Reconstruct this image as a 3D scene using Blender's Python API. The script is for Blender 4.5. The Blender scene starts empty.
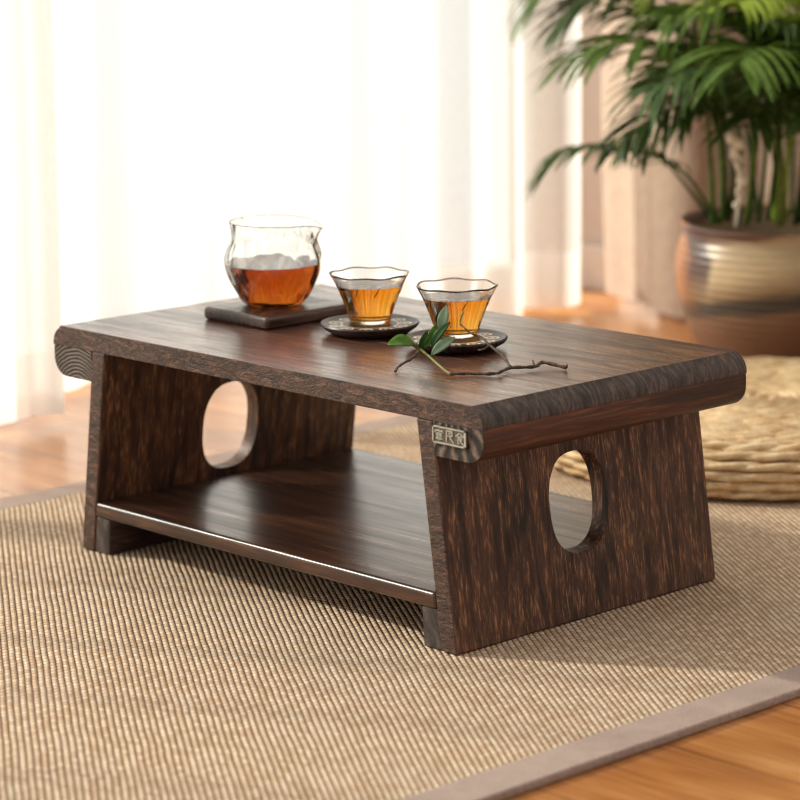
import bpy, bmesh, math, random
from mathutils import Vector, Matrix, geometry, noise as mnoise
random.seed(7)
PI = math.pi
S = bpy.context.scene
COL = S.collection

# ------------------------------------------------------------------ helpers
def lin(c):
    c = c / 255.0
    return c / 12.92 if c <= 0.04045 else ((c + 0.055) / 1.055) ** 2.4
def rgb(r, g, b): return (lin(r), lin(g), lin(b), 1.0)

def link(name, me, mat=None, parent=None):
    o = bpy.data.objects.new(name, me); COL.objects.link(o)
    if mat is not None: me.materials.append(mat)
    if parent is not None: o.parent = parent
    return o
def mesh_obj(name, bm, mat=None, parent=None, smooth=False, angle=None):
    me = bpy.data.meshes.new(name)
    bmesh.ops.recalc_face_normals(bm, faces=bm.faces)
    bm.to_mesh(me); bm.free()
    if smooth:
        for p in me.polygons: p.use_smooth = True
    o = link(name, me, mat, parent)
    if smooth and angle:
        me.set_sharp_from_angle(angle=math.radians(angle))
    return o
def thing(name, label, cat, loc=(0, 0, 0), rz=0, group=None):
    o = bpy.data.objects.new(name, None); COL.objects.link(o)
    o.empty_display_size = 0.05
    o.location = loc; o.rotation_euler = (0, 0, rz)
    o['label'] = label; o['category'] = cat
    if group: o['group'] = group
    return o
def tag(o, label, cat, group=None):
    o['label'] = label; o['category'] = cat
    if group: o['group'] = group
    return o
def bevel(o, w, seg=2, ang=30):
    m = o.modifiers.new('bevel', 'BEVEL'); m.width = w; m.segments = seg
    m.limit_method = 'ANGLE'; m.angle_limit = math.radians(ang); m.harden_normals = False
    for p in o.data.polygons: p.use_smooth = True
    m2 = o.modifiers.new('wn', 'WEIGHTED_NORMAL'); m2.keep_sharp = True
    return o
def box_bm(x0, x1, y0, y1, z0, z1, bm=None):
    bm = bm or bmesh.new()
    v = [bm.verts.new(p) for p in [(x0,y0,z0),(x1,y0,z0),(x1,y1,z0),(x0,y1,z0),(x0,y0,z1),(x1,y0,z1),(x1,y1,z1),(x0,y1,z1)]]
    for f in [(0,3,2,1),(4,5,6,7),(0,1,5,4),(1,2,6,5),(2,3,7,6),(3,0,4,7)]: bm.faces.new([v[i] for i in f])
    return bm
def prism_y(prof, y0, y1, bm=None):
    bm = bm or bmesh.new()
    a = [bm.verts.new((x, y0, z)) for x, z in prof]; b = [bm.verts.new((x, y1, z)) for x, z in prof]
    n = len(prof)
    bm.faces.new(a); bm.faces.new(b[::-1])
    for i in range(n): bm.faces.new((a[i], b[i], b[(i+1)%n], a[(i+1)%n]))
    return bm
def lathe(prof, seg=64, lobes=None, bm=None, close=False):
    """prof: list of (r, z); lobes(theta, i)->(dr, dz)"""
    bm = bm or bmesh.new(); rings = []
    for i, (r, z) in enumerate(prof):
        if r < 1e-6: rings.append([bm.verts.new((0, 0, z))]); continue
        ring = []
        for k in range(seg):
            t = 2*PI*k/seg; dr, dz = lobes(t, i, r, z) if lobes else (0, 0)
            ring.append(bm.verts.new(((r+dr)*math.cos(t), (r+dr)*math.sin(t), z+dz)))
        rings.append(ring)
    for a, b in zip(rings, rings[1:]):
        for k in range(seg):
            k2 = (k+1) % seg
            if len(a) == 1 and len(b) == 1: break
            if len(a) == 1: bm.faces.new((a[0], b[k2], b[k]))
            elif len(b) == 1: bm.faces.new((a[k], a[k2], b[0]))
            else: bm.faces.new((a[k], a[k2], b[k2], b[k]))
    return bm
def tube(pts, radii, sides=8, bm=None, cap=True):
    bm = bm or bmesh.new(); pts = [Vector(p) for p in pts]; n = len(pts)
    if not hasattr(radii, '__len__'): radii = [radii]*n
    rings = []; up = Vector((0, 0, 1)); prev = None
    for i, p in enumerate(pts):
        t = (pts[min(i+1, n-1)] - pts[max(i-1, 0)]).normalized()
        if prev is None:
            a = t.cross(up)
            if a.length < 1e-3: a = t.cross(Vector((1, 0, 0)))
        else: a = prev - t*prev.dot(t)
        a.normalize(); b = t.cross(a); prev = a
        rings.append([bm.verts.new(p + (a*math.cos(2*PI*k/sides) + b*math.sin(2*PI*k/sides))*radii[i]) for k in range(sides)])
    for r0, r1 in zip(rings, rings[1:]):
        for k in range(sides): bm.faces.new((r0[k], r0[(k+1)%sides], r1[(k+1)%sides], r1[k]))
    if cap: bm.faces.new(rings[0][::-1]); bm.faces.new(rings[-1])
    return bm
def smooth_path(P, n=6):
    P = [Vector(p) for p in P]; out = []
    for i in range(len(P)-1):
        p0, p1, p2, p3 = P[max(i-1,0)], P[i], P[i+1], P[min(i+2,len(P)-1)]
        for k in range(n):
            t = k/n
            out.append(0.5*((2*p1)+(-p0+p2)*t+(2*p0-5*p1+4*p2-p3)*t*t+(-p0+3*p1-3*p2+p3)*t**3))
    out.append(P[-1]); return out

# ------------------------------------------------------------------ materials
class NT:
    def __init__(s, name):
        s.m = bpy.data.materials.new(name); s.m.use_nodes = True
        s.t = s.m.node_tree; s.t.nodes.clear()
        s.out = s.n('ShaderNodeOutputMaterial')
    def n(s, typ, **kw):
        o = s.t.nodes.new(typ)
        for k, v in kw.items(): setattr(o, k, v)
        return o
    def set(s, sock, v):
        if isinstance(v, bpy.types.NodeSocket): s.t.links.new(v, sock)
        elif v is not None: sock.default_value = v
    def math(s, op, a, b=None, c=None, clamp=False):
        o = s.n('ShaderNodeMath', operation=op); o.use_clamp = clamp
        for i, v in enumerate((a, b, c)):
            if v is not None: s.set(o.inputs[i], v)
        return o.outputs[0]
    def coord(s, scale=(1,1,1), rot=(0,0,0), loc=(0,0,0), which='Object'):
        tc = s.n('ShaderNodeTexCoord'); mp = s.n('ShaderNodeMapping')
        s.t.links.new(tc.outputs[which], mp.inputs[0])
        mp.inputs['Scale'].default_value = scale; mp.inputs['Rotation'].default_value = rot; mp.inputs['Location'].default_value = loc
        return mp.outputs[0]
    def noise(s, vec, scale=1, detail=4, rough=.55, dist=0):
        o = s.n('ShaderNodeTexNoise'); s.set(o.inputs['Vector'], vec)
        o.inputs['Scale'].default_value = scale; o.inputs['Detail'].default_value = detail
        o.inputs['Roughness'].default_value = rough; o.inputs['Distortion'].default_value = dist
        return o.outputs[0]
    def ramp(s, fac, stops, interp='LINEAR'):
        o = s.n('ShaderNodeValToRGB'); s.set(o.inputs[0], fac); cr = o.color_ramp; cr.interpolation = interp
        while len(cr.elements) > 1: cr.elements.remove(cr.elements[-1])
        cr.elements[0].position = stops[0][0]; cr.elements[0].color = stops[0][1]
        for p, c in stops[1:]:
            e = cr.elements.new(p); e.color = c
        return o.outputs[0]
    def fr(s, fac, a, b, lo=0., hi=1.):
        o = s.n('ShaderNodeMapRange'); s.set(o.inputs[0], fac)
        for i, v in zip((1, 2, 3, 4), (a, b, lo, hi)): o.inputs[i].default_value = v
        return o.outputs[0]
    def mix(s, fac, a, b, mode='MIX'):
        o = s.n('ShaderNodeMix', data_type='RGBA', blend_type=mode)
        s.set(o.inputs[0], fac); s.set(o.inputs[6], a); s.set(o.inputs[7], b)
        return o.outputs[2]
    def bump(s, h, strength=.3, dist=.001):
        o = s.n('ShaderNodeBump'); s.set(o.inputs['Height'], h)
        o.inputs['Strength'].default_value = strength; o.inputs['Distance'].default_value = dist
        return o.outputs[0]
    def bsdf(s, color, rough=.5, normal=None, metal=0., spec=None, **kw):
        o = s.n('ShaderNodeBsdfPrincipled')
        s.set(o.inputs['Base Color'], color); s.set(o.inputs['Roughness'], rough); s.set(o.inputs['Metallic'], metal)
        if normal is not None: s.set(o.inputs['Normal'], normal)
        if spec is not None: o.inputs['Specular IOR Level'].default_value = spec
        for k, v in kw.items(): s.set(o.inputs[k], v)
        return o
    def done(s, sh):
        s.t.links.new(sh if isinstance(sh, bpy.types.NodeSocket) else sh.outputs[0], s.out.inputs[0]); return s.m

def wood(name, axis, dark, mid, light, fleck, fleck_amt=.5, rough=(.3, .5), scale=1., bumps=.5, loc=(0,0,0), bdist=.0008, coat=0., figure=(1.6, 11, .6)):
    """brushed burnt timber, grain along the given axis"""
    M = NT(name)
    def sc(a, c):
        v = [c*scale]*3; v['xyz'.index(axis)] = a*scale; return tuple(v)
    big = M.noise(M.coord(sc(figure[0], figure[1]), loc=loc), 1, 3, .5, figure[2])
    st = M.noise(M.coord(sc(5*(1+(figure[0]>3)), 75), loc=loc), 1, 6, .62, .3 if figure[0] < 3 else .8)
    fine = M.noise(M.coord(sc(22, 330), loc=loc), 1, 4, .6)
    a = M.math('ADD', M.math('MULTIPLY', st, .6), M.math('MULTIPLY', big, .4))
    c = M.ramp(a, [(.36, dark), (.5, mid), (.64, light)])
    fl = M.math('MULTIPLY', M.fr(fine, .5, .68), M.fr(st, .42, .58), clamp=True)
    c = M.mix(M.math('MULTIPLY', fl, fleck_amt), c, fleck)
    pores = M.fr(fine, .30, .42)
    c = M.mix(pores, M.mix(.6, c, dark), c)
    h = M.math('ADD', M.math('MULTIPLY', st, .8), M.math('MULTIPLY', fine, .7))
    r = M.fr(st, .35, .65, rough[1], rough[0])
    return M.done(M.bsdf(c, r, M.bump(h, bumps, bdist), spec=.5, **{'Coat Weight': coat, 'Coat Roughness': .22}))

DK = rgb(28, 15, 10); MD = rgb(66, 38, 26); LT = rgb(104, 66, 46); FL = rgb(158, 108, 72)
M_top = wood('wood_top', 'x', rgb(44,24,17), rgb(88,54,41), rgb(122,82,64), rgb(160,120,98), .55, (.22,.46), .8, .55, coat=.6, figure=(4, 16, 1.6))
M_panel = wood('wood_panel', 'z', DK, rgb(76,45,31), rgb(118,75,50), rgb(190,136,90), .8, (.42,.6), 1.45, .8)
M_shelf = wood('wood_shelf', 'x', DK, rgb(58,33,22), rgb(92,56,38), rgb(130,86,58), .45, (.25,.42), 1., .45, coat=.5)
M_cleat = wood('wood_cleat', 'y', rgb(30,17,12), rgb(62,33,23), rgb(96,52,36), rgb(140,88,60), .5, (.38,.55), 1., .6)
M_tray = wood('wood_tray', 'y', rgb(28,19,17), rgb(62,44,38), rgb(96,72,62), rgb(130,100,86), .4, (.2,.36), .8, .7, figure=(4, 16, 1.6))

def end_grain(name, rays):
    M = NT(name); v = M.coord()
    f = M.noise(v, 900, 3); big = M.noise(v, 90, 2)
    sx = M.n('ShaderNodeSeparateXYZ'); M.set(sx.inputs[0], v)
    dx = M.math('ADD', sx.outputs[0], -.262 if rays else .262)
    dz = M.math('ADD', sx.outputs[2], -.228 if rays else -.150)
    if rays: t = M.math('MULTIPLY', M.math('ARCTAN2', dx, dz), 24.)
    else: t = M.math('MULTIPLY', M.math('SQRT', M.math('ADD', M.math('MULTIPLY', dx, dx), M.math('MULTIPLY', dz, dz))), 1700.)
    w = M.math('ADD', M.math('MULTIPLY', M.math('SINE', M.math('ADD', t, M.math('MULTIPLY', big, 5.))), .5), .5)
    c = M.ramp(w, [(.25, rgb(34,25,21)), (.6, rgb(84,66,56)), (1., rgb(132,112,98))])
    c = M.mix(M.fr(f, .35, .6), M.mix(.5, c, DK), c)
    return M.done(M.bsdf(c, .6, M.bump(w, .8, .0012)))
M_end = end_grain('end_grain_rays', True); M_endl = end_grain('end_grain_rings', False)
def slab_end():
    M = NT('slab_end')
    st = M.noise(M.coord((40, 130, 25)), 1, 4, .6, 1.5); fi = M.noise(M.coord((300, 500, 300)), 1, 3)
    c = M.ramp(st, [(.35, rgb(34,29,28)), (.5, rgb(66,57,54)), (.66, rgb(104,90,82))])
    c = M.mix(M.fr(fi, .3, .55), M.mix(.4, c, DK), c)
    return M.done(M.bsdf(c, .5, M.bump(M.math('ADD', st, fi), .4, .0008)))
M_slabend = slab_end()

def slab_edge():
    M = NT('slab_edge')
    st = M.noise(M.coord((60, 60, 150)), 1, 6, .65, 1.2)
    fi = M.noise(M.coord((300, 300, 500)), 1, 3, .6)
    c = M.ramp(st, [(.35, rgb(36,20,14)), (.52, rgb(78,50,36)), (.68, rgb(128,92,70))])
    c = M.mix(M.fr(fi, .3, .55), M.mix(.6, c, DK), c)
    return M.done(M.bsdf(c, .5, M.bump(M.math('ADD', st, fi), .8, .0012)))
M_edge = slab_edge()

def rug_mat():
    M = NT('sisal_weave')
    tc = M.n('ShaderNodeTexCoord'); sx = M.n('ShaderNodeSeparateXYZ')
    dist = M.n('ShaderNodeVectorMath', operation='ADD')
    nz = M.n('ShaderNodeTexNoise'); nz.inputs['Scale'].default_value = 18; nz.inputs['Detail'].default_value = 3
    M.t.links.new(tc.outputs['Object'], nz.inputs['Vector'])
    scl = M.n('ShaderNodeVectorMath', operation='SCALE'); M.t.links.new(nz.outputs['Color'], scl.inputs[0]); scl.inputs['Scale'].default_value = .0025
    M.t.links.new(tc.outputs['Object'], dist.inputs[0]); M.t.links.new(scl.outputs[0], dist.inputs[1])
    M.t.links.new(dist.outputs[0], sx.inputs[0])
    x, y = sx.outputs[0], sx.outputs[1]
    P = .0056
    u = M.math('DIVIDE', M.math('ADD', M.math('MULTIPLY', x, .56), M.math('MULTIPLY', y, .83)), P)
    v = M.math('DIVIDE', M.math('ADD', M.math('MULTIPLY', x, -.83), M.math('MULTIPLY', y, .56)), .0085)
    fu = M.math('FLOOR', u)
    v2 = M.math('ADD', v, M.math('MULTIPLY', fu, .5))
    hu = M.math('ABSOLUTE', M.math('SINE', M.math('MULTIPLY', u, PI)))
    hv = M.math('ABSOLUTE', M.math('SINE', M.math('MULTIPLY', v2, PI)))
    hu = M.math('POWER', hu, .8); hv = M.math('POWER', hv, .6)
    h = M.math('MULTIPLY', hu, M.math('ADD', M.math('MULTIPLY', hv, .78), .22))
    # yarn-to-yarn colour
    cell = M.n('ShaderNodeCombineXYZ'); M.set(cell.inputs[0], fu); M.set(cell.inputs[1], M.math('FLOOR', v2))
    wn = M.n('ShaderNodeTexWhiteNoise', noise_dimensions='2D'); M.t.links.new(cell.outputs[0], wn.inputs['Vector'])
    fib = M.noise(M.coord((900, 900, 900)), 1, 2)
    yarn = M.mix(wn.outputs['Value'], rgb(212,180,148), rgb(246,222,194))
    yarn = M.mix(M.fr(fib, .35, .65, 0, .35), yarn, rgb(160,124,88))
    c = M.mix(M.fr(h, .10, .56), rgb(132,96,68), yarn)  # shade in the gaps between ribs, painted in as darker brown
    big = M.noise(M.coord((2.2, 7, 1), rot=(0,0,-.45)), 1, 2)
    c = M.mix(M.fr(big, .4, .62, 0, .30), c, M.mix(.6, c, rgb(188,176,156)))
    return M.done(M.bsdf(c, .85, M.bump(h, 1., .0022), spec=.2))
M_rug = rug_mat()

def simple(name, c1, c2=None, nscale=40, rough=.6, bump=.2, bd=.001, metal=0, stretch=(1,1,1), spec=.5):
    M = NT(name); n = M.noise(M.coord(stretch), nscale, 4)
    col = M.mix(M.fr(n, .35, .65), c1, c2 or c1)
    return M.done(M.bsdf(col, rough, M.bump(n, bump, bd), metal, spec=spec))
def tape_mat():
    M = NT('binding_cloth')
    n = M.noise(M.coord(), 900, 2); n2 = M.noise(M.coord(), 60, 3)
    c = M.mix(M.fr(n, .35, .65), rgb(150,128,116), rgb(196,176,164)); c = M.mix(M.fr(n2, .4, .7, 0, .25), c, rgb(140,118,108))
    return M.done(M.bsdf(c, .85, M.bump(n, .5, .0006), spec=.2))
M_tape = tape_mat()

def floor_mat():
    M = NT('oak_floor')
    br = M.n('ShaderNodeTexBrick'); M.set(br.inputs['Vector'], M.coord((1,1,1), loc=(.3,.035,0)))
    br.inputs['Scale'].default_value = 1; br.inputs['Brick Width'].default_value = 1.3; br.inputs['Row Height'].default_value = .145
    br.inputs['Mortar Size'].default_value = .0012; br.inputs['Color1'].default_value = (0,0,0,1); br.inputs['Color2'].default_value = (1,1,1,1)
    br.inputs['Mortar'].default_value = (.5,.5,.5,1); br.offset = .37; br.inputs['Bias'].default_value = 0
    big = M.noise(M.coord((2.2, 16, 1)), 1, 4, .55, 1.2); fi = M.noise(M.coord((9, 150, 1)), 1, 4, .6, .3)
    a = M.math('ADD', M.math('MULTIPLY', big, .6), M.math('MULTIPLY', fi, .4))
    c = M.ramp(a, [(.35, rgb(146,88,44)), (.5, rgb(184,120,64)), (.66, rgb(214,156,96))])
    c = M.mix(.18, c, M.mix(br.outputs['Color'], rgb(150,92,48), rgb(206,146,88)))
    c = M.mix(M.math('MULTIPLY', br.outputs['Fac'], .7), c, rgb(90,52,28))
    return M.done(M.bsdf(c, .24, M.bump(M.math('SUBTRACT', a, M.math('MULTIPLY', br.outputs['Fac'], .5)), .12, .001), **{'Coat Weight': .2, 'Coat Roughness': .2}))
M_floor = floor_mat()

def sheer_mat(name, col, open_, hem):
    """loosely woven voile: some light passes straight through the mesh, the rest is scattered by the threads"""
    M = NT(name)
    tc = M.n('ShaderNodeTexCoord'); sx = M.n('ShaderNodeSeparateXYZ'); M.t.links.new(tc.outputs['Object'], sx.inputs[0])
    thread = M.noise(M.coord((1, 420, 60)), 1, 2)
    lw = M.n('ShaderNodeLayerWeight'); lw.inputs[0].default_value = .5
    trl = M.n('ShaderNodeBsdfTranslucent'); trl.inputs[0].default_value = col
    dif = M.n('ShaderNodeBsdfDiffuse'); dif.inputs[0].default_value = col
    ms = M.n('ShaderNodeMixShader'); ms.inputs[0].default_value = .50
    M.t.links.new(trl.outputs[0], ms.inputs[1]); M.t.links.new(dif.outputs[0], ms.inputs[2])
    tr = M.n('ShaderNodeBsdfTransparent')
    # open area shrinks when the cloth is seen or lit edge on, and in the doubled hem
    op = M.math('MULTIPLY', M.math('SUBTRACT', 1., M.math('POWER', lw.outputs['Facing'], 1.6)), open_)
    op = M.math('MULTIPLY', op, M.fr(thread, .3, .7, .93, 1.07))
    op = M.math('MULTIPLY', op, M.fr(M.math('GREATER_THAN', sx.outputs[2], hem), 0, 1, .35, 1.), clamp=True)
    m2 = M.n('ShaderNodeMixShader'); M.set(m2.inputs[0], op)
    M.t.links.new(ms.outputs[0], m2.inputs[1]); M.t.links.new(tr.outputs[0], m2.inputs[2])
    return M.done(m2)
M_sheer = sheer_mat('voile', (.93,.925,.905,1), .36, .085)
def drape_mat():
    M = NT('linen_drape')
    n = M.noise(M.coord((300, 300, 60)), 1, 3)
    c = M.mix(M.fr(n, .35, .65), rgb(178,155,138), rgb(196,176,160))
    d = M.n('ShaderNodeBsdfDiffuse'); M.set(d.inputs[0], c)
    t = M.n('ShaderNodeBsdfTranslucent'); M.set(t.inputs[0], c)
    m = M.n('ShaderNodeMixShader'); m.inputs[0].default_value = .25
    M.t.links.new(d.outputs[0], m.inputs[1]); M.t.links.new(t.outputs[0], m.inputs[2])
    return M.done(m)
M_drape = drape_mat()
M_wall = simple('wall_paint', rgb(222,204,190), rgb(226,208,194), 30, .8, .05)
M_base = simple('white_trim', rgb(232,220,208), rgb(238,226,214), 20, .5, .02)
M_frame = simple('white_frame', rgb(236,236,232), None, 20, .4, .02)

def glass_mat(name, tint=(1,1,1,1), bumpy=0, scale=60, dist=.001):
    M = NT(name)
    g = M.n('ShaderNodeBsdfGlass'); g.inputs['Roughness'].default_value = 0; g.inputs['IOR'].default_value = 1.47
    g.inputs['Color'].default_value = tint
    if bumpy:
        v = M.n('ShaderNodeTexVoronoi'); v.feature = 'SMOOTH_F1'; v.inputs['Scale'].default_value = scale
        M.set(v.inputs['Vector'], M.coord((1, 1, .7))); M.set(g.inputs['Normal'], M.bump(v.outputs['Distance'], bumpy, dist))
    return M.done(g)
M_glass = glass_mat('clear_glass', (.985,.99,.985,1))
M_glass_h = glass_mat('hammered_glass', (.985,.99,.985,1), 1., 62, .007)
def tea_mat(name, color, dens):
    M = NT(name)
    g = M.n('ShaderNodeBsdfGlass'); g.inputs['IOR'].default_value = 1.33; g.inputs['Roughness'].default_value = 0
    M.t.links.new(g.outputs[0], M.out.inputs[0])
    a = M.n('ShaderNodeVolumeAbsorption'); a.inputs[0].default_value = color; a.inputs[1].default_value = dens
    M.t.links.new(a.outputs[0], M.out.inputs[1]); return M.m
M_tea = tea_mat('amber_tea', (.93,.68,.05,1), 85)
M_tea2 = tea_mat('dark_tea', (.84,.54,.05,1), 78)

# ------------------------------------------------------------------ setting
FZ = -0.008                                     # floor; the rug's top face is z = 0
def struct(o): o['kind'] = 'structure'; return o
struct(mesh_obj('floor', box_bm(-1.25, 3.2, -3.2, 1.75, FZ-.05, FZ), M_floor))
# window wall on the left: a tall opening behind the sheers
WX = -1.06
bm = box_bm(WX-.12, WX, 1.505, 1.56, FZ, 2.75)
box_bm(WX-.12, WX, -3.2, -2.3, FZ, 2.75, bm); box_bm(WX-.12, WX, -2.3, 1.505, 2.4, 2.75, bm)
struct(mesh_obj('wall_left', bm, M_wall))
struct(mesh_obj('wall_back', box_bm(WX-.12, 1.6, 1.56, 1.68, FZ, 2.75), M_wall))
struct(bevel(mesh_obj('baseboard_back', box_bm(WX, 1.6, 1.544, 1.56, FZ, .062), M_base), .003))
struct(bevel(mesh_obj('baseboard_left', box_bm(WX, WX+.014, 1.505, 1.544, FZ, .062), M_base), .003))
bm = bmesh.new(); 
for y0, y1 in ((-2.3, -2.25), (-.46, -.41), (1.455, 1.505)): box_bm(WX-.09, WX-.03, y0, y1, FZ, 2.4, bm)
box_bm(WX-.09, WX-.03, -2.25, 1.455, FZ, .03, bm); box_bm(WX-.09, WX-.03, -2.25, 1.455, 2.35, 2.4, bm)
wf = struct(mesh_obj('window_1', bm, M_frame))
def pane_mat():
    M = NT('window_pane'); t = M.n('ShaderNodeBsdfTransparent'); t.inputs[0].default_value = (.95,.97,.96,1)
    g = M.n('ShaderNodeBsdfGlossy'); g.inputs['Roughness'].default_value = .02
    m = M.n('ShaderNodeMixShader'); m.inputs[0].default_value = .06
    M.t.links.new(t.outputs[0], m.inputs[1]); M.t.links.new(g.outputs[0], m.inputs[2]); return M.done(m)
M_pane = pane_mat()
for y0, y1 in ((-2.25, -.46), (-.41, 1.455)):
    mesh_obj('window_pane', box_bm(WX-.063, WX-.057, y0, y1, .03, 2.35), M_pane, wf)

# ------------------------------------------------------------------ curtains
def curtain(name, path, z0, z1, mat, label, amp=.0, seed=0, nz=36, flare=0.0):
    """path: function s-> (x,y), sampled list"""
    bm = bmesh.new(); rows = []
    for j in range(nz+1):
        z = z0 + (z1-z0)*(j/nz)**1.3; row = []
        for i, (x, y) in enumerate(path):
            w = amp*mnoise.noise(Vector((y*6, z*1.3, seed)))
            g = 1 + flare*max(0, 1 - (z-z0)/.5)
            row.append(bm.verts.new((x + w*g, y + .5*w, z + (.004*math.sin(y*23) if j == 0 else 0))))
        rows.append(row)
    for a, b in zip(rows, rows[1:]):
        for i in range(len(path)-1): bm.faces.new((a[i], a[i+1], b[i+1], b[i]))
    o = mesh_obj(name, bm, mat, smooth=True); tag(o, label, 'curtain'); return o
# first sheer: ends at y about .36, nearer the room
def p1(y):
    return -.775 + .018*math.sin(y*17+.4) + .016*math.sin(y*31+1.) + .008*math.sin(y*67)
path = [(p1(-2.3+i*.008), -2.3+i*.008) for i in range(int(2.668/.008)+1)]
x, y = path[-1]; path += [(x-.006*k, y+.0035*math.sin(k*.9)) for k in range(1, 7)]
curtain('sheer_curtain', path, .004, 2.42, M_sheer, 'white sheer curtain panel at the far left, its straight edge hanging nearer the room', .008, 3)
def p2(y):
    a = .5+.5*math.sin(y*4.7+1.)
    k = min(1, max(0, (y-.95)/.25)); return -.90 + (.020+.010*a)*math.sin(y*21+.8*math.sin(y*5)) + .012*math.sin(y*43+1.3) + (.004+.013*k)*math.sin(y*92)
path = [(p2(.22+i*.004), .22+i*.004) for i in range(int(1.05/.004)+1)]
x, y = path[-1]
ex = [(x,y), (-.925,1.300),(-.912,1.325),(-.876,1.345),(-.866,1.365),(-.872,1.385),(-.89,1.398)]
path += [(v.x, v.y) for v in smooth_path([(a,b,0) for a,b in ex], 5)[1:]]
curtain('sheer_curtain', path, FZ+.012, 2.42, M_sheer, 'wide white sheer curtain behind the table, gathered in folds up to the tan drape', .008, 9)
# linen drape in front of the back wall
pts = [(-.925,1.505,0),(-.90,1.47,0),(-.845,1.452,0),(-.79,1.43,0),(-.735,1.40,0),(-.69,1.385,0),(-.655,1.395,0),(-.645,1.43,0),(-.60,1.455,0),(-.54,1.435,0),(-.50,1.45,0)]
path = [(v.x, v.y) for v in smooth_path(pts, 8)]
for i in range(1, 160):
    t = i/159; xx = -.50 + .80*t; path.append((xx, 1.455 + .018*math.sin(xx*38+1.2) + .008*math.sin(xx*90)))
curtain('linen_drape', path, FZ+.012, 2.42, M_drape, 'pinkish beige linen drape hanging in folds behind the palm', .012, 5, flare=.6)

# ------------------------------------------------------------------ rug
rug = thing('area_rug', 'woven tan sisal rug with a greyish cloth binding under the low table', 'rug', (0, 0, FZ))
RX0, RX1, RY0, RY1, BW = -.502, .535, -1.2, 1.088, .043
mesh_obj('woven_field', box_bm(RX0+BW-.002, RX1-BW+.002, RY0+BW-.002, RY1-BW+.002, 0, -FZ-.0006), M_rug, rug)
bm = bmesh.new(); zt = -FZ - .0002
o_ = [(RX0,RY0),(RX1,RY0),(RX1,RY1),(RX0,RY1)]; i_ = [(RX0+BW,RY0+BW),(RX1-BW,RY0+BW),(RX1-BW,RY1-BW),(RX0+BW,RY1-BW)]
V = {}
for k, L_ in (('o', o_), ('i', i_)):
    for z in (0, zt): V[k, z] = [bm.verts.new((x, y, z)) for x, y in L_]
for k in range(4):
    q = (k+1) % 4
    bm.faces.new((V['o',zt][k], V['o',zt][q], V['i',zt][q], V['i',zt][k]))
    bm.faces.new((V['o',0][k], V['i',0][k], V['i',0][q], V['o',0][q]))
    bm.faces.new((V['o',0][k], V['o',0][q], V['o',zt][q], V['o',zt][k]))
    bm.faces.new((V['i',0][k], V['i',zt][k], V['i',zt][q], V['i',0][q]))
bevel(mesh_obj('cloth_binding', bm, M_tape, rug), .0022, 3)

# ------------------------------------------------------------------ low table
H, TS, TC, WC, LB, LTK, D = .223, .020, .0305, .062, .028, .0195, .345
ZS, TF, FB = .0515, .0152, .023
table = thing('tea_table', 'low dark brown wooden tea table with oval holes in its slanted side panels', 'table')
HT = H - TS
# slab with rounded ends
def arc(cx, cz, r, a0, a1, n=8):
    return [(cx+r*math.cos(math.radians(a0+(a1-a0)*k/n)), cz+r*math.sin(math.radians(a0+(a1-a0)*k/n))) for k in range(n+1)]
h = .30
prof = arc(h-.0175, H-.0185, .0175, 0, 62) + [(h-.0125, H)] + [(-h+.0125, H)] + arc(-h+.0175, H-.0185, .0175, 118, 180) + [(-h, HT), (h, HT)]
slab = mesh_obj('table_top', prism_y(prof, 0, D), M_top, table)
slab.data.materials.append(M_edge); slab.data.materials.append(M_slabend)
for p in slab.data.polygons:
    if abs(p.normal.y) > .9: p.material_index = 1
    elif abs(p.center.x) > h-.013 and p.normal.z > -.5: p.material_index = 2
bevel(slab, .0007, 2, 28)
for s in (-1, 1):
    zb = HT - TC
    pr = [(h-.0004, HT+.0015), (h-WC+.0008, HT+.0015), (h-WC+.0008, zb)] + arc(h-.019, zb+.019, .019, -90, 0)
    pr = [(s*x, z) for x, z in pr]
    c = mesh_obj('end_cleat', prism_y(pr, .0006, D-.0006), M_cleat, table)
    c.data.materials.append(M_end if s > 0 else M_endl)
    for p in c.data.polygons:
        if abs(p.normal.y) > .9: p.material_index = 1
    bevel(c, .0009, 2, 40)
def leg_x(z, inner): return h - WC + LB*(1 - z/HT) - inner*LTK
for s in (-1, 1):
    outer = [(.0005, 0), (D-.0005, 0), (D-.0005, HT), (.0005, HT)]
    yc, zc, ry, rz = .170, .1045, .0365, .0455                 # oval hole
    ring = []
    for k in range(48):
        t = 2*PI*k/48; ct, st = math.cos(t), math.sin(t)
        e = .80                                              # slightly squared oval
        ring.append((yc + ry*math.copysign(abs(ct)**e, ct), zc + rz*math.copysign(abs(st)**e, st)))
    allp = outer + ring
    tris = geometry.tessellate_polygon([[Vector((a, b, 0)) for a, b in outer], [Vector((a, b, 0)) for a, b in ring]])
    bm = bmesh.new(); A = [bm.verts.new((s*leg_x(z, 0), y, z)) for y, z in allp]; B = [bm.verts.new((s*leg_x(z, 1), y, z)) for y, z in allp]
    for t in tris:
        bm.faces.new([A[i] for i in t]); bm.faces.new([B[i] for i in t][::-1])
    for idx in (range(4), range(4, len(allp))):
        idx = list(idx)
        for a, b in zip(idx, idx[1:]+idx[:1]): bm.faces.new((A[a], A[b], B[b], B[a]))
    lg = mesh_obj('side_panel', bm, M_panel, table)
    lg.data.materials.append(M_edge)
    for p in lg.data.polygons:
        if p.normal.y < -.9 and p.center.y < .01: p.material_index = 1
    bevel(lg, .0018, 2, 40)
xi = leg_x(ZS-TF/2, 1)
sh = mesh_obj('lower_shelf', prism_y([(-leg_x(ZS,1)-.0002, ZS), (leg_x(ZS,1)+.0002, ZS), (leg_x(ZS-TF,1)+.0002, ZS-TF), (-leg_x(ZS-TF,1)-.0002, ZS-TF)], -.0005, D-.002), M_shelf, table)
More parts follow.
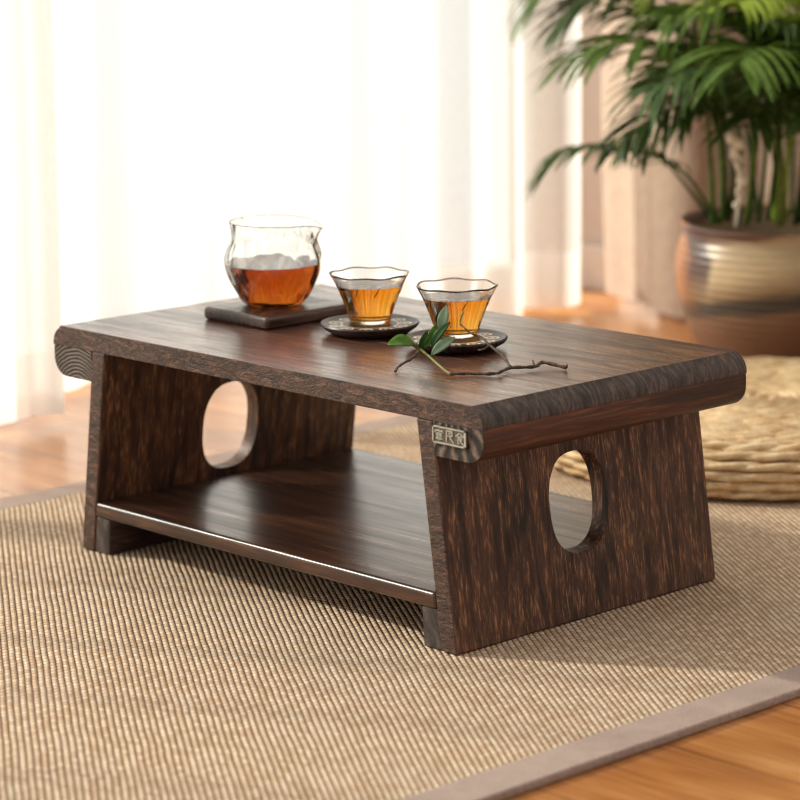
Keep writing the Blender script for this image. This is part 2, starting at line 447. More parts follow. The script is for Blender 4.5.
bevel(sh, .0035, 3, 40)
for s in (-1, 1):
    pr = [(s*(leg_x(0,1)+.0002), 0), (s*(leg_x(0,1)-FB), 0), (s*(leg_x(ZS-TF,1)-FB+.003), ZS-TF), (s*(leg_x(ZS-TF,1)+.0002), ZS-TF)]
    r = mesh_obj('foot_rail', prism_y(pr, .002, D-.004), M_tray, table)
    r.data.materials.append(M_slabend)
    for p in r.data.polygons:
        if abs(p.normal.y) > .9: p.material_index = 1
    bevel(r, .0012, 2, 40)
# little metal maker's plate on the end of the cleat
M_plate = simple('pewter_plate', rgb(96,92,84), rgb(120,116,106), 200, .45, .3, .0005, .8)
M_plate_hi = simple('pewter_relief', rgb(190,188,176), rgb(206,204,192), 300, .35, .2, .0003, .7)
px0, px1, pz0, pz1 = .2415, .2820, .1855, .2005
plate = mesh_obj('name_plate', box_bm(px0, px1, -.0018, .0004, pz0, pz1), M_plate, table); plate['label'] = 'small silver metal plate with three raised characters'
bevel(plate, .0004, 2)
bm = bmesh.new()
for a in ((px0, px1, pz0, pz0+.0012), (px0, px1, pz1-.0012, pz1), (px0, px0+.0014, pz0, pz1), (px1-.0022, px1, pz0, pz1)):
    box_bm(a[0], a[1], -.0026, -.0016, a[2], a[3], bm)
def stroke(x0, z0, x1, z1, w=.0011):
    a = Vector((x0, 0, z0)); b = Vector((x1, 0, z1)); d = (b-a).normalized(); n = Vector((-d.z, 0, d.x))*w/2
    pts = [a-n, b-n, b+n, a+n]
    f = [bm.verts.new((p.x, -.0028, p.z)) for p in pts]; g = [bm.verts.new((p.x, -.0016, p.z)) for p in pts]
    bm.faces.new(f); bm.faces.new(g[::-1])
    for k in range(4): bm.faces.new((f[k], f[(k+1)%4], g[(k+1)%4], g[k]))
def glyph(x, strokes):
    z = pz0 + .0028; s = .0098
    for a, b, c, d in strokes: stroke(x+a*s, z+b*s, x+c*s, z+d*s)
glyph(px0+.0035, [(.5,1,.5,.86),(.05,.84,.95,.84),(.05,.84,.0,.68),(.95,.84,1,.68),(.2,.62,.8,.62),(.2,.62,.2,.34),(.8,.62,.8,.34),(.2,.34,.8,.34),(.2,.48,.8,.48),(.5,.62,.5,0),(.1,.16,.9,.16)])
glyph(px0+.0162, [(.15,1,.8,.96),(.15,1,.12,0),(.8,.96,.85,.55),(.15,.54,.85,.56),(.45,.54,.98,0),(.35,.78,.62,.76)])
glyph(px0+.0285, [(.5,1,.0,.66),(.5,1,1,.66),(.25,.66,.75,.66),(.25,.66,.25,.0),(.75,.66,.75,.34),(.25,.5,.75,.5),(.25,.34,.75,.34),(.45,.34,.95,0),(.25,.0,.48,.14)])
o = mesh_obj('raised_lettering', bm, M_plate_hi, plate)

# ------------------------------------------------------------------ tray, coasters
TZ = .013
def rounded_box(x0, x1, y0, y1, z0, z1, mat, name, b):
    o = mesh_obj(name, box_bm(x0, x1, y0, y1, z0, z1), mat); bevel(o, b, 4); return o
tray = mesh_obj('tea_tray', box_bm(-.049, .049, -.0585, .0585, 0, TZ), M_tray); tray.location = (-.161, .1765, H)
bevel(tray, .0045, 4); tag(tray, 'dark rounded rectangular wood board carrying the glass jug', 'tray')

def coaster_mat(name, kind):
    M = NT(name)
    tc = M.n('ShaderNodeTexCoord'); sx = M.n('ShaderNodeSeparateXYZ'); M.t.links.new(tc.outputs['Object'], sx.inputs[0])
    x, y = sx.outputs[0], sx.outputs[1]
    r = M.math('SQRT', M.math('ADD', M.math('MULTIPLY', x, x), M.math('MULTIPLY', y, y)))
    th = M.math('ARCTAN2', y, x)
    n = M.noise(M.coord((200, 40, 200)), 1, 4)
    base = M.mix(M.fr(n, .35, .65), rgb(38,27,24), rgb(72,54,48))
    # carved scrolls: a ring of small circles between two lines
    k = 11
    tt = M.math('SUBTRACT', M.math('FRACT', M.math('MULTIPLY', th, k/(2*PI))), .5)
    dx = M.math('MULTIPLY', tt, 2*PI*.034/k); dy = M.math('SUBTRACT', r, .034)
    d = M.math('SQRT', M.math('ADD', M.math('MULTIPLY', dx, dx), M.math('MULTIPLY', dy, dy)))
    circ = M.math('LESS_THAN', M.math('ABSOLUTE', M.math('SUBTRACT', d, .0056)), .0013)
    dot = M.math('LESS_THAN', d, .0022)
    l1 = M.math('LESS_THAN', M.math('ABSOLUTE', M.math('SUBTRACT', r, .0272)), .0008)
    pat = M.math('MAXIMUM', M.math('MAXIMUM', circ, dot), l1)
    pat = M.math('MULTIPLY', pat, M.math('GREATER_THAN', sx.outputs[2], .0075))
    c = M.mix(M.math('MULTIPLY', pat, .95), base, rgb(232,216,190))
    return M.done(M.bsdf(c, .38, M.bump(M.math('ADD', M.math('MULTIPLY', n, .3), pat), .5, .0006)))
M_coast = coaster_mat('carved_coaster', 0)
def coaster(loc, ridged, label):
    prof = [(0, 0), (.031, 0), (.037, .0010), (.0455, .0065), (.0478, .0098), (.0470, .0112), (.0445, .0108), (.0415, .0093), (.0, .0091)]
    lob = None
    if ridged:
        def lob(t, i, r, z):
            return ((.0007*math.sin(t*44) if i in (3, 4, 5) else 0), 0)
    o = mesh_obj('coaster', lathe(prof, 176, lob), M_coast, smooth=True, angle=60); o.location = loc
    tag(o, label, 'coaster', 'coasters under the tea cups'); return o
CS1 = (-.030, .178, H); CS2 = (.088, .178, H)
coaster(CS1, False, 'dark round carved coaster under the cup beside the jug board')
coaster(CS2, True, 'dark round coaster with notched rim under the cup behind the twig')

# ------------------------------------------------------------------ glass jug
jug = thing('tea_pitcher', 'clear hammered glass jug with a spout, half full of dark amber tea', 'jug', (-.168, .176, H+TZ+.0002))
pj = [(.0,.0),(.022,.0),(.028,.001),(.0335,.006),(.0375,.014),(.0425,.024),(.0465,.034),(.0483,.044),(.0475,.052),(.0440,.060),(.0418,.066),(.0415,.072),(.0425,.080),(.0430,.0825)]
SP = math.radians(43)                             # spout direction
def lip(t, z):
    a = (t - SP + PI) % (2*PI) - PI
    k = max(0, (z-.052)/.033)
    g = math.exp(-(a/.38)**2)
    w = .0012*math.sin(t*3+1)*k
    return g*.010*k**1.5 + w, -g*.006*k**2 + .0012*k*k*math.cos(t-SP-2.6)
def facet(t, z):
    return .0010*math.sin(9*t + z*90) * max(0, min(1, (z-.004)/.01)) * max(0, min(1, (.07-z)/.015))
from bisect import bisect
def interp(prof, z):
    for (r0, z0), (r1, z1) in zip(prof, prof[1:]):
        if z0 <= z <= z1 and z1 > z0: return r0 + (r1-r0)*(z-z0)/(z1-z0)
    return prof[-1][0]
def smoothprof(P, n=4):
    return [(max(0, v.x), v.z) for v in smooth_path([(a, 0, b) for a, b in P], n)]
def jl(t, i, r, z):
    a, b = lip(t, z); return (a + facet(t, z)) * (1 if r > .02 else 0), b
outer = smoothprof(pj); TH = .0016
inner = [(max(0, r-TH), z) for r, z in outer if z > .004]
inner = [(0, .0042), (.018, .0042), (.025, .0046)] + [q for q in inner if q[1] > .006]
bm = lathe(outer + [(outer[-1][0]-TH*.5, outer[-1][1]+.0006)] + inner[::-1], 96, jl)
mesh_obj('glass_body', bm, M_glass_h, jug, smooth=True)
lv = .0415
liq = [(r, z) for r, z in inner if z < lv]; liq.append((interp(inner[3:], lv), lv)); 
liq = [(max(0, r+.0004) if r > 0 else 0, z-.0003 if z < .006 else z) for r, z in liq] + [(0, lv)]
te = mesh_obj('tea', lathe(liq, 96, lambda t, i, r, z: ((facet(t, z) if r > .02 else 0), 0)), M_tea2, jug, smooth=True, angle=50)
te['label'] = 'dark amber tea'

# ------------------------------------------------------------------ cups
M_stroke = simple('stroke_brown', rgb(44,24,12), rgb(70,38,18), 300, .6)
def cup(loc, rz, label):
    t_ = thing('tea_cup', label, 'cup', loc, rz, 'small glass tea cups on coasters')
    pc = [(0,0),(.0165,0),(.0190,.0006),(.0202,.003),(.0228,.012),(.0265,.022),(.0305,.032),(.0345,.040),(.0385,.0475)]
    out = smoothprof(pc, 4); T = .0013
    def lob(t, i, r, z):
        k = max(0, (z-.026)/.0215)
        return .0009*math.cos(7*t)*k**2, .0006*math.cos(7*t+.9)*k**3
    inn = [(0, .0035), (.014, .0035), (.018, .004)] + [(r-T, z) for r, z in out if z > .006]
    mesh_obj('glass_body', lathe(out + [(out[-1][0]-T*.5, out[-1][1]+.0005)] + inn[::-1], 128, lob), M_glass, t_, smooth=True)
    lv = .0368
    lq = [(r, z) for r, z in inn if z < lv]; lq.append((interp(inn[3:], lv), lv))
    lq = [(r+.0003 if r > 0 else 0, z-.0003 if z < .005 else z) for r, z in lq] + [(0, lv)]
    def lob2(t, i, r, z):
        if r < .01: return 0, 0
        return lob(t, i, r, z)[0], 0
    te = mesh_obj('tea', lathe(lq, 96, lob2), M_tea, t_, smooth=True, angle=50); te['label'] = 'bright amber tea'
    # thin slanting brown strokes set round the outside of the glass
    for a in (-118, -88, -52, 30, 75, 140, 190):
        a = math.radians(a) - rz + .3; pts = []
        for k in range(5):
            z = .0275 + .0105*k/4; r = interp(out, z) + .0002; aa = a + .16*k/4
            pts.append((r*math.cos(aa), r*math.sin(aa), z))
        mesh_obj('slant_stroke', tube(pts, [.0002, .0005, .0005, .0004, .0002], 6), M_stroke, t_, smooth=True)
    return t_
cup((-.036, .184, H+.0093), .2, 'small clear glass cup of amber tea standing closer to the jug')
cup((.077, .190, H+.0093), .75, 'small clear glass cup of amber tea right behind the leafy twig')

# ------------------------------------------------------------------ leafy twig
tw = thing('leafy_twig', 'thin brown forked twig with a few green leaves lying on the table top', 'twig', (.18, .10, H))
O = Vector((.18, .10, H))
def bark_mat():
    M = NT('bark'); n = M.noise(M.coord(), 260, 4)
    return M.done(M.bsdf(M.mix(M.fr(n, .35, .65), rgb(48,34,24), rgb(112,88,66)), .7, M.bump(n, .6, .0008)))
M_bark = bark_mat(); M_stem = simple('green_stem', rgb(104,112,52), rgb(136,138,72), 200, .5)
paths = dict(
 C=([(.185,.075,.226),(.195,.092,.2253),(.212,.105,.2258),(.208,.128,.227),(.218,.148,.2265),(.215,.162,.228),(.238,.168,.2255)], (.0013,.0016), M_bark),
 A=([(.136,.055,.2245),(.133,.062,.228),(.127,.085,.232),(.122,.098,.236)], (.0011,.0013), M_bark),
 D=([(.208,.128,.227),(.178,.147,.232),(.157,.153,.2375),(.137,.163,.241),(.126,.160,.244),(.109,.163,.250)], (.0014,.0008), M_bark))
bmw = bmesh.new(); names = []
for k, (P, (r0, r1), m) in paths.items():
    P = smooth_path([Vector(p)-O for p in P], 7); n = len(P)
    P = [p + Vector((random.uniform(-1,1), random.uniform(-1,1), 0))*.0004 for p in P]
    R = [(r0+(r1-r0)*i/(n-1))*(1+.22*math.sin(i*1.7)+.1*random.random()) for i in range(n)]
    tube(P, R, 8, bmw)
for p, q in (((.238,.168,.2255),(.243,.164,.229)), ((.157,.153,.2375),(.156,.146,.2345)), ((.156,.146,.2345),(.151,.144,.2335)), ((.212,.105,.2258),(.218,.109,.229)), ((.218,.148,.227),(.212,.152,.231))):
    tube([Vector(p)-O, Vector(q)-O], [.0012, .0008], 6, bmw)
mesh_obj('branch', bmw, M_bark, tw, smooth=True)
bms = bmesh.new(); bms2 = bmesh.new()
tube(smooth_path([Vector(p)-O for p in [(.123,.091,.243),(.1215,.099,.2375),(.140,.092,.234),(.167,.083,.2275),(.185,.075,.226)]], 6), .0012, 8, bms)
tube(smooth_path([Vector(p)-O for p in [(.109,.163,.250),(.104,.168,.253),(.102,.175,.260)]], 5), [.0009]*10+[.0004], 8, bms2)
mesh_obj('green_stem', bms, M_stem, tw, smooth=True); mesh_obj('green_stem', bms2, M_stem, tw, smooth=True)
def leaf_mat(name, a, b):
    M = NT(name); n = M.noise(M.coord(), 120, 3); c = M.mix(M.fr(n, .3, .7), a, b)
    p = M.bsdf(c, .48, M.bump(n, .2, .0005), spec=.35); t = M.n('ShaderNodeBsdfTranslucent'); M.set(t.inputs[0], c)
    m = M.n('ShaderNodeMixShader'); m.inputs[0].default_value = .25
    M.t.links.new(p.outputs[0], m.inputs[1]); M.t.links.new(t.outputs[0], m.inputs[2]); return M.done(m)
M_lg = leaf_mat('leaf_green', rgb(66,108,24), rgb(104,146,44)); M_lp = leaf_mat('leaf_pale', rgb(120,148,112), rgb(152,174,140)); M_ldk = leaf_mat('leaf_dark', rgb(34,72,26), rgb(58,98,40))
def leaf(b, t, w, face, mat, sag=.12, th=.00035):
    b, t = Vector(b)-O, Vector(t)-O; ax = t-b; L = ax.length; d = ax.normalized()
    f = Vector(face); f = (f - d*f.dot(d)).normalized(); s = d.cross(f)
    bm = bmesh.new(); N = 10; top = []; bot = []
    for i in range(N+1):
        u = i/N; ww = w*.5*(math.sin(PI*min(1, u*.98+.01))**.75)*(1.0-.25*u)
        c = b + d*L*u + f*math.sin(PI*u)*L*sag
        r1 = []; r2 = []
        for k in (-1, -.5, 0, .5, 1):
            p = c + s*ww*k + f*abs(k)*ww*.28
            r1.append(bm.verts.new(p + f*th)); r2.append(bm.verts.new(p - f*th))
        top.append(r1); bot.append(r2)
    for i in range(N):
        for k in range(4):
            bm.faces.new((top[i][k], top[i][k+1], top[i+1][k+1], top[i+1][k]))
            bm.faces.new((bot[i][k+1], bot[i][k], bot[i+1][k], bot[i+1][k+1]))
        bm.faces.new((top[i][0], top[i+1][0], bot[i+1][0], bot[i][0])); bm.faces.new((top[i+1][4], top[i][4], bot[i][4], bot[i+1][4]))
    bm.faces.new(top[0]+bot[0][::-1]); bm.faces.new(top[N][::-1]+bot[N])
    return mesh_obj('leaf', bm, mat, tw, smooth=True)
V3 = (.55, -.6, .55)
leaf((.123,.091,.243), (.113,.067,.2445), .0175, (.4,-.45,.8), M_lg)
leaf((.130,.117,.251), (.126,.129,.2735), .0115, V3, M_lp)['label'] = 'pale underside of a leaf'
leaf((.122,.098,.238), (.124,.106,.2535), .0085, (.8,-.3,.3), M_ldk)
leaf((.1255,.101,.238), (.124,.118,.258), .0095, (.8,-.3,.3), M_lg)
leaf((.137,.098,.2335), (.145,.121,.2475), .011, V3, M_lp)['label'] = 'pale underside of a leaf'
leaf((.130,.105,.239), (.142,.118,.262), .009, (.5,-.2,.8), M_ldk)

# ------------------------------------------------------------------ woven cushion
def straw_mat():
    M = NT('straw')
    n = M.noise(M.coord(), 60, 3); f = M.noise(M.coord((400, 400, 400)), 1, 3)
    c = M.ramp(n, [(.3, rgb(206,168,120)), (.5, rgb(232,202,156)), (.7, rgb(248,228,190))]); c = M.mix(M.fr(f, .35, .65, 0, .4), c, rgb(186,142,96))
    return M.done(M.bsdf(c, .62, M.bump(f, .5, .001), spec=.35))
M_straw = straw_mat()
PR, PH = .268, .060
bm = lathe([(0, .001), (PR-.02, .001), (PR-.018, .012), (PR-.018, .045), (PR-.028, .051), (0, .053)], 64)
def rope_ring(R, z, tilt, r=.0041, pitch=.092, seed=0):
    turns = max(2, round(2*PI*R/(pitch*random.uniform(.85,1.15)))); n = max(24, int(2*PI*R/.0055)); ph = random.uniform(0, 6.28)
    for s in (0, PI):
        rings = []
        for i in range(n):
            th = 2*PI*i/n; a = turns*th + s + ph
            rad = Vector((math.cos(th), math.sin(th), 0)); nor = rad*math.cos(tilt) + Vector((0,0,1))*math.sin(tilt); bi = -rad*math.sin(tilt) + Vector((0,0,1))*math.cos(tilt)
            wob = 1 + .12*mnoise.noise(Vector((R*100, th*R*40, z*90+s)))
            c = rad*R + Vector((0,0,z)) + (nor*math.cos(a)*.0028 + bi*math.sin(a)*(.0015 if tilt < .1 else .0026))*wob
            rr = r*(1+.14*mnoise.noise(Vector((th*R*60, R*50, s))))
            rings.append([bm.verts.new(c + (nor*math.cos(k*PI/3) + bi*math.sin(k*PI/3))*rr) for k in range(6)])
        for i in range(n):
            a_, b_ = rings[i], rings[(i+1) % n]
            for k in range(6): bm.faces.new((a_[k], b_[k], b_[(k+1)%6], a_[(k+1)%6]))
rows = [(PR-.014, .0078), (PR-.008, .0182), (PR-.0055, .0288), (PR-.007, .0394), (PR-.013, .0492)]
for i, (R, z) in enumerate(rows): rope_ring(R, z, 0, seed=i)
R = PR-.024; k = 0
while R > .012:
    zz = .0535 + .004*(1-(R/PR)**4); rope_ring(R, zz, PI/2*.85 if k else PI/4, r=.0046, seed=k+7); R -= .0108; k += 1
po = mesh_obj('woven_cushion', bm, M_straw, smooth=True); po.location = (-.058, .808, .0008)
tag(po, 'round braided straw floor cushion on the rug behind the table', 'cushion')

# ------------------------------------------------------------------ potted palm
YAW = .8141
plant = thing('potted_palm', 'leafy green palm in a glazed brown and cream ceramic pot by the drape', 'plant', (-.334, 1.202, FZ), YAW)
def pot_mat():
    M = NT('glaze')
    tc = M.n('ShaderNodeTexCoord'); sx = M.n('ShaderNodeSeparateXYZ'); M.t.links.new(tc.outputs['Object'], sx.inputs[0])
    z, x = sx.outputs[2], sx.outputs[0]
    n = M.noise(M.coord((5, 5, 16)), 1, 4, .6, .5); f = M.noise(M.coord((30, 30, 260)), 1, 3)
    zz = M.math('ADD', z, M.math('MULTIPLY', M.math('SUBTRACT', n, .5), .04))
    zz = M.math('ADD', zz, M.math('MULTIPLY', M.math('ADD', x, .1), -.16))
    c = M.ramp(M.fr(zz, 0, .22), [(.0, rgb(98,60,38)), (.28, rgb(118,76,50)), (.42, rgb(128,92,66)), (.455, rgb(66,56,48)), (.52, rgb(58,50,44)), (.57, rgb(150,120,84)), (.68, rgb(206,180,140)), (.84, rgb(186,160,124)), (.90, rgb(96,56,34)), (1., rgb(52,34,25))])
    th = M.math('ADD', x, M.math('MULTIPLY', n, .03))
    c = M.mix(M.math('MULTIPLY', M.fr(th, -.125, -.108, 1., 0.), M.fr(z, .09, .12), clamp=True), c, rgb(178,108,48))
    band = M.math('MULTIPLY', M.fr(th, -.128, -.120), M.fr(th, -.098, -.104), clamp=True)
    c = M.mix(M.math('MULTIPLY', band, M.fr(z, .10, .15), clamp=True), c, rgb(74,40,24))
    c = M.mix(M.fr(f, .4, .7, 0, .35), c, M.mix(.5, c, rgb(80,56,38)))
    w = M.n('ShaderNodeTexWave', wave_type='BANDS', bands_direction='Z'); M.set(w.inputs['Vector'], M.coord()); w.inputs['Scale'].default_value = 32; w.inputs['Distortion'].default_value = .3
    return M.done(M.bsdf(c, .36, M.bump(w.outputs['Fac'], .45, .002), spec=.7))
M_pot = pot_mat()
pp = [(0,.0),(.103,.0),(.108,.003),(.117,.025),(.1275,.055),(.1385,.088),(.1465,.120),(.1490,.145),(.1480,.165),(.1430,.182),(.1385,.190),(.1395,.197),(.1430,.203),(.1425,.2075),(.1380,.2080),(.1320,.202),(.129,.190),(.128,.150),(0,.150)]
pot = mesh_obj('pot', lathe(pp, 96), M_pot, plant, smooth=True, angle=70); pot['label'] = 'glazed pot banded brown, cream and grey with a dark rim'
M_soil = simple('soil', rgb(28,20,15), rgb(44,33,25), 90, .9, 1., .006)
bm = lathe([(0, .170), (.05, .169), (.10, .167), (.1285, .164), (.1285, .152), (0, .152)], 40, lambda t, i, r, z: (0, .002*math.sin(5*t+r*70)))
mesh_obj('soil', bm, M_soil, plant, smooth=True)
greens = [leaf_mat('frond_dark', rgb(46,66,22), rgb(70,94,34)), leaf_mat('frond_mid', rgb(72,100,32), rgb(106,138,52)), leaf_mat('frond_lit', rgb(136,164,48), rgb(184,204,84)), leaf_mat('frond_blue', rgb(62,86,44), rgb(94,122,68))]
def L3(px, py, d): return Vector(((px-787)/775, d*(.45 if d > 0 else 1), (372-py)/765))
def frond(pts, mat, start=.4, n=14, ll=.10, lw=.010, droop=.6, stem_r=.0032, spread=.8):
    n = int(n*1.45); lw *= .88
    P = smooth_path(pts, 10); n_p = len(P)
    bm = bmesh.new()
    tube(P, [stem_r*(1-.75*i/(n_p-1)) for i in range(n_p)], 7, bm)
    for i in range(n):
        u = start + (1-start)*(i+.5)/n; f = u*(n_p-1); j = min(int(f), n_p-2)
        p = P[j].lerp(P[j+1], f-j); t = (P[j+1]-P[j]).normalized()
        up = Vector((0,0,1)); up = (up - t*up.dot(t)); up = up.normalized() if up.length > .05 else Vector((0,-1,0))
        sd = t.cross(up).normalized()
        e = (u-start)/(1-start); L = ll*(.65+.6*math.sin(PI*min(1, e*.85+.12)))*random.uniform(.85, 1.12)
        fw = .55 + .7*e
        for s in (-1, 1):
            d = (t*fw + sd*s*spread + up*.15 + Vector([random.uniform(-.15,.15) for _ in range(3)])).normalized()
            w = lw*random.uniform(.8, 1.15); c = p.copy(); prev = None; N = 6
            dr = droop*random.uniform(.7, 1.3)
            for k in range(N+1):
                q = k/N; ww = w*.5*(math.sin(PI*(q*.86+.12))**.8)
                dd = (d + Vector((0,0,-1))*dr*q*1.5).normalized()
                sw = dd.cross(up*.8+Vector((0,0,.2))); sw = sw.normalized() if sw.length > .01 else sd
                nn = sw.cross(dd)
                row = [bm.verts.new(c - sw*ww + nn*ww*.35), bm.verts.new(c), bm.verts.new(c + sw*ww + nn*ww*.35)]
                if prev:
                    for m in (0, 1): bm.faces.new((prev[m], prev[m+1], row[m+1], row[m]))
                prev = row; c = c + dd*(L/N)
    sy, cy = math.sin(YAW), math.cos(YAW)
    for v in bm.verts:                                  # keep the leaves in front of the drape
        wy = 1.202 + sy*v.co.x + cy*v.co.y
        if wy > 1.33: v.co.y -= (wy-1.33-.04*(1-math.exp(-(wy-1.33)/.04)))/cy
    return mesh_obj('frond', bm, mat, plant, smooth=True)
G = greens
# low frond reaching left over the curtain
frond([L3(712,212,-.04), L3(700,196,-.06), L3(672,158,-.1), L3(632,134,-.14), L3(590,126,-.16), L3(556,130,-.16), L3(532,150,-.16)], G[3], .36, 15, .062, .0085, .75)
frond([L3(706,212,.0), L3(690,190,.0), L3(655,150,.03), L3(625,138,.05)], G[0], .6, 6, .06, .008, .8)
# main left fronds
frond([L3(716,212,-.02), L3(712,140,-.05), L3(690,70,-.1), L3(650,38,-.14), L3(605,30,-.16), L3(565,42,-.17)], G[1], .38, 18, .098, .0105, .75)
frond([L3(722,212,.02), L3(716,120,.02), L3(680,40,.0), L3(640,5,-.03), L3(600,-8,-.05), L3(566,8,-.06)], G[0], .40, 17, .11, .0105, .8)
frond([L3(720,212,.05), L3(712,110,.07), L3(672,10,.1), L3(620,-30,.12), L3(575,-30,.12), L3(540,-5,.12)], G[1], .42, 15, .11, .010, .9)
frond([L3(728,212,-.05), L3(726,130,-.1), L3(704,70,-.18), L3(668,50,-.24), L3(636,62,-.27)], G[3], .35, 15, .10, .0105, .7)
frond([L3(736,212,-.06), L3(738,130,-.12), L3(732,60,-.2), L3(716,30,-.28), L3(700,40,-.34)], G[1], .35, 14, .10, .010, .7)
frond([L3(732,212,.05), L3(724,110,.1), L3(700,50,.16), L3(670,24,.2), L3(640,34,.22)], G[0], .35, 14, .10, .011, .7)
# upright and bright ones
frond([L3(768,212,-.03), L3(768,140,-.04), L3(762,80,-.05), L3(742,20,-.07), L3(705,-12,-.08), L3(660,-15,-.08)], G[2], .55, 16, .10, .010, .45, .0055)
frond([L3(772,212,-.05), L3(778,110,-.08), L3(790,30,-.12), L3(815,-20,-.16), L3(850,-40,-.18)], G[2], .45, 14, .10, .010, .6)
frond([L3(778,212,.04), L3(776,130,.06), L3(760,50,.08), L3(730,-10,.1), L3(690,-40,.1)], G[0], .3, 18, .11, .011, .8)
frond([L3(784,212,-.06), L3(786,150,-.1), L3(782,90,-.16), L3(770,56,-.24), L3(750,52,-.30)], G[0], .35, 15, .095, .0105, .7)
frond([L3(796,212,-.04), L3(800,140,-.06), L3(796,80,-.1), L3(776,30,-.16), L3(745,10,-.2)], G[3], .3, 16, .10, .010, .7)
frond([L3(800,212,.03), L3(812,140,.05), L3(822,80,.06), L3(812,20,.06), L3(780,-20,.05)], G[0], .3, 17, .11, .011, .8)
frond([L3(806,212,-.05), L3(818,160,-.1), L3(822,110,-.16), L3(810,80,-.22), L3(790,86,-.28)], G[0], .35, 13, .09, .0105, .7)
frond([L3(745,212,.0), L3(750,150,.0), L3(742,110,-.02), L3(720,86,-.04), L3(694,92,-.05), L3(672,112,-.05)], G[0], .35, 15, .085, .0095, .8)
frond([L3(820,212,.0), L3(850,130,.0), L3(880,70,-.03), L3(920,50,-.05), L3(955,80,-.06)], G[1], .35, 16, .10, .0105, .8)
frond([L3(826,212,.03), L3(846,120,.05), L3(870,30,.08), L3(910,-20,.1), L3(950,-10,.12)], G[0], .35, 16, .11, .0105, .8)
frond([L3(790,212,.06), L3(794,110,.12), L3(800,0,.2), L3(800,-60,.28)], G[1], .35, 16, .11, .0105, .7)
frond([L3(756,212,.06), L3(744,120,.12), L3(720,60,.18), L3(690,70,.24)], G[0], .35, 14, .10, .0105, .8)
frond([L3(815,212,-.06), L3(834,150,-.14), L3(850,110,-.22), L3(870,120,-.3)], G[3], .35, 13, .095, .0105, .7)
frond([L3(722,212,-.02), L3(722,150,-.06), L3(706,104,-.11), L3(676,88,-.15), L3(640,94,-.18), L3(612,112,-.2)], G[0], .4, 15, .085, .0095, .8)
frond([L3(750,212,-.04), L3(752,120,-.09), L3(738,40,-.13), L3(700,4,-.17), L3(655,4,-.2)], G[1], .38, 16, .10, .0105, .75)
frond([L3(762,212,-.02), L3(764,150,-.06), L3(760,112,-.11), L3(744,92,-.17), L3(722,98,-.22)], G[0], .35, 13, .085, .0095, .8)
frond([L3(735,212,.03), L3(734,130,.04), L3(722,88,.05), L3(694,66,.06), L3(660,72,.06)], G[3], .4, 14, .09, .010, .8)
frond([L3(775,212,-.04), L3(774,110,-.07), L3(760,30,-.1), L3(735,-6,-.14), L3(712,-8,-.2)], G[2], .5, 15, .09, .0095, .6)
frond([L3(812,212,-.02), L3(826,120,-.06), L3(820,50,-.1), L3(796,20,-.14), L3(765,26,-.18)], G[0], .35, 16, .10, .010, .75)
# bare canes
M_cane = leaf_mat('cane', rgb(92,112,44), rgb(150,156,66)); M_cane2 = leaf_mat('cane_brown', rgb(116,88,54), rgb(150,118,76))
for a, b, c, m in (((706,214,-.03),(704,170,-.03),(698,90,-.04), greens[1]), ((727,214,-.05),(728,170,-.06),(726,90,-.06), M_cane2), ((744,214,.0),(747,160,.0),(746,70,.0), greens[1]), ((769,214,-.06),(770,165,-.06),(764,70,-.07), M_cane), ((792,214,-.03),(794,150,-.04),(798,60,-.05), greens[0]), ((783,214,.03),(770,150,.03),(760,60,.04), M_cane2)):
    P = smooth_path([L3(*a), L3(*b), L3(*c)], 6)
    mesh_obj('cane', tube(P, [.0048-.0022*i/(len(P)-1) for i in range(len(P))], 8), m, plant, smooth=True)
# thin spike with white flower buds
M_bud = simple('white_bud', rgb(236,226,208), rgb(246,240,226), 100, .5)
P = smooth_path([L3(724,212,-.08), L3(727,170,-.09), L3(722,130,-.1), L3(714,100,-.1)], 8)
bm = tube(P, .0022, 6)
for i, p in enumerate(P[5:]):
    for k in range(2):
        q = p + Vector([random.uniform(-.006, .006) for _ in range(3)])
        m = Matrix.Translation(q) @ Matrix.Diagonal((1, 1, 1.3, 1))
        bmesh.ops.create_icosphere(bm, subdivisions=2, radius=random.uniform(.003, .0048) * (1.7 if 116 < 372-q.z*765 < 134 else 1), matrix=m)
mesh_obj('flower_spike', bm, M_bud, plant, smooth=True)

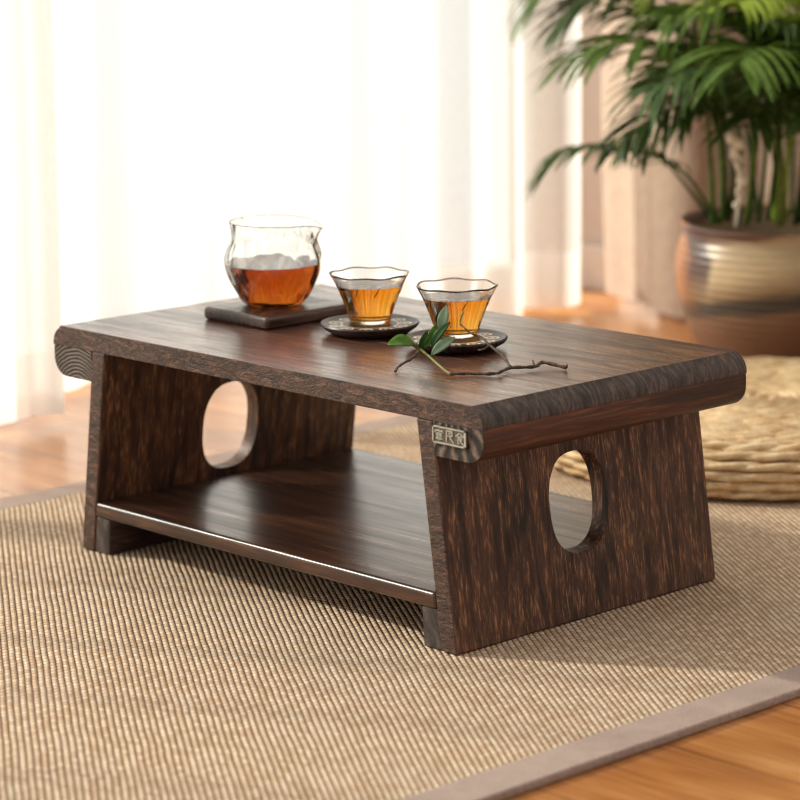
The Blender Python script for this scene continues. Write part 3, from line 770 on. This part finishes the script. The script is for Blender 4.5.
# ------------------------------------------------------------------ light
W = bpy.data.worlds.new('sky'); S.world = W; W.use_nodes = True; nt = W.node_tree; nt.nodes.clear()
out = nt.nodes.new('ShaderNodeOutputWorld'); bg = nt.nodes.new('ShaderNodeBackground'); bg2 = nt.nodes.new('ShaderNodeBackground')
tc = nt.nodes.new('ShaderNodeTexCoord'); sx = nt.nodes.new('ShaderNodeSeparateXYZ'); nt.links.new(tc.outputs['Generated'], sx.inputs[0])
mr = nt.nodes.new('ShaderNodeMapRange'); mr.interpolation_type = 'SMOOTHSTEP'; nt.links.new(sx.outputs[0], mr.inputs[0])
mr.inputs[1].default_value = -.15; mr.inputs[2].default_value = .25; mr.inputs[3].default_value = 1; mr.inputs[4].default_value = 0
bg.inputs[0].default_value = (1, .97, .92, 1); bg.inputs[1].default_value = 0.42        # room side
bg2.inputs[0].default_value = (.97, .985, 1, 1); bg2.inputs[1].default_value = .96      # bright hazy sky outside the window
mx = nt.nodes.new('ShaderNodeMixShader'); nt.links.new(mr.outputs[0], mx.inputs[0]); nt.links.new(bg.outputs[0], mx.inputs[1]); nt.links.new(bg2.outputs[0], mx.inputs[2])
nt.links.new(mx.outputs[0], out.inputs[0])
sun = bpy.data.lights.new('sun', 'SUN'); sun.energy = 8.2; sun.angle = math.radians(1.6); sun.color = (1, .93, .82)
so = bpy.data.objects.new('sun', sun); COL.objects.link(so); so.location = (-3, -1.5, 2.5)
so.rotation_euler = Vector((.86, .51, -.62)).to_track_quat('-Z', 'Y').to_euler()

# ------------------------------------------------------------------ camera
cam = bpy.data.cameras.new('camera'); co = bpy.data.objects.new('camera', cam); COL.objects.link(co); S.camera = co
yaw, pitch, roll, f = .8141, -.2018, -.0133, 2789.8
fw = Vector((-math.sin(yaw)*math.cos(pitch), math.cos(yaw)*math.cos(pitch), math.sin(pitch)))
r = Vector((math.cos(yaw), math.sin(yaw), 0)); u = r.cross(fw)
r2 = r*math.cos(roll) + u*math.sin(roll); u2 = -r*math.sin(roll) + u*math.cos(roll)
Mx = Matrix((r2, u2, -fw)).transposed().to_4x4(); Mx.translation = Vector((1.9136, -1.6186, .6981)); co.matrix_world = Mx
cam.sensor_width = 36; cam.lens = f*36/800; cam.clip_start = .05
cam.dof.use_dof = True; cam.dof.focus_distance = 2.50; cam.dof.aperture_fstop = 6.0

S.view_settings.view_transform = 'Standard'; S.view_settings.look = 'None'; S.view_settings.gamma = 1; S.view_settings.exposure = 0.28
S.cycles.filter_width = 1.15; S.cycles.use_denoising = True; S.cycles.max_bounces = 16; S.cycles.transmission_bounces = 14; S.cycles.transparent_max_bounces = 16; S.cycles.diffuse_bounces = 5
S.cycles.caustics_refractive = True; S.cycles.sample_clamp_indirect = 6
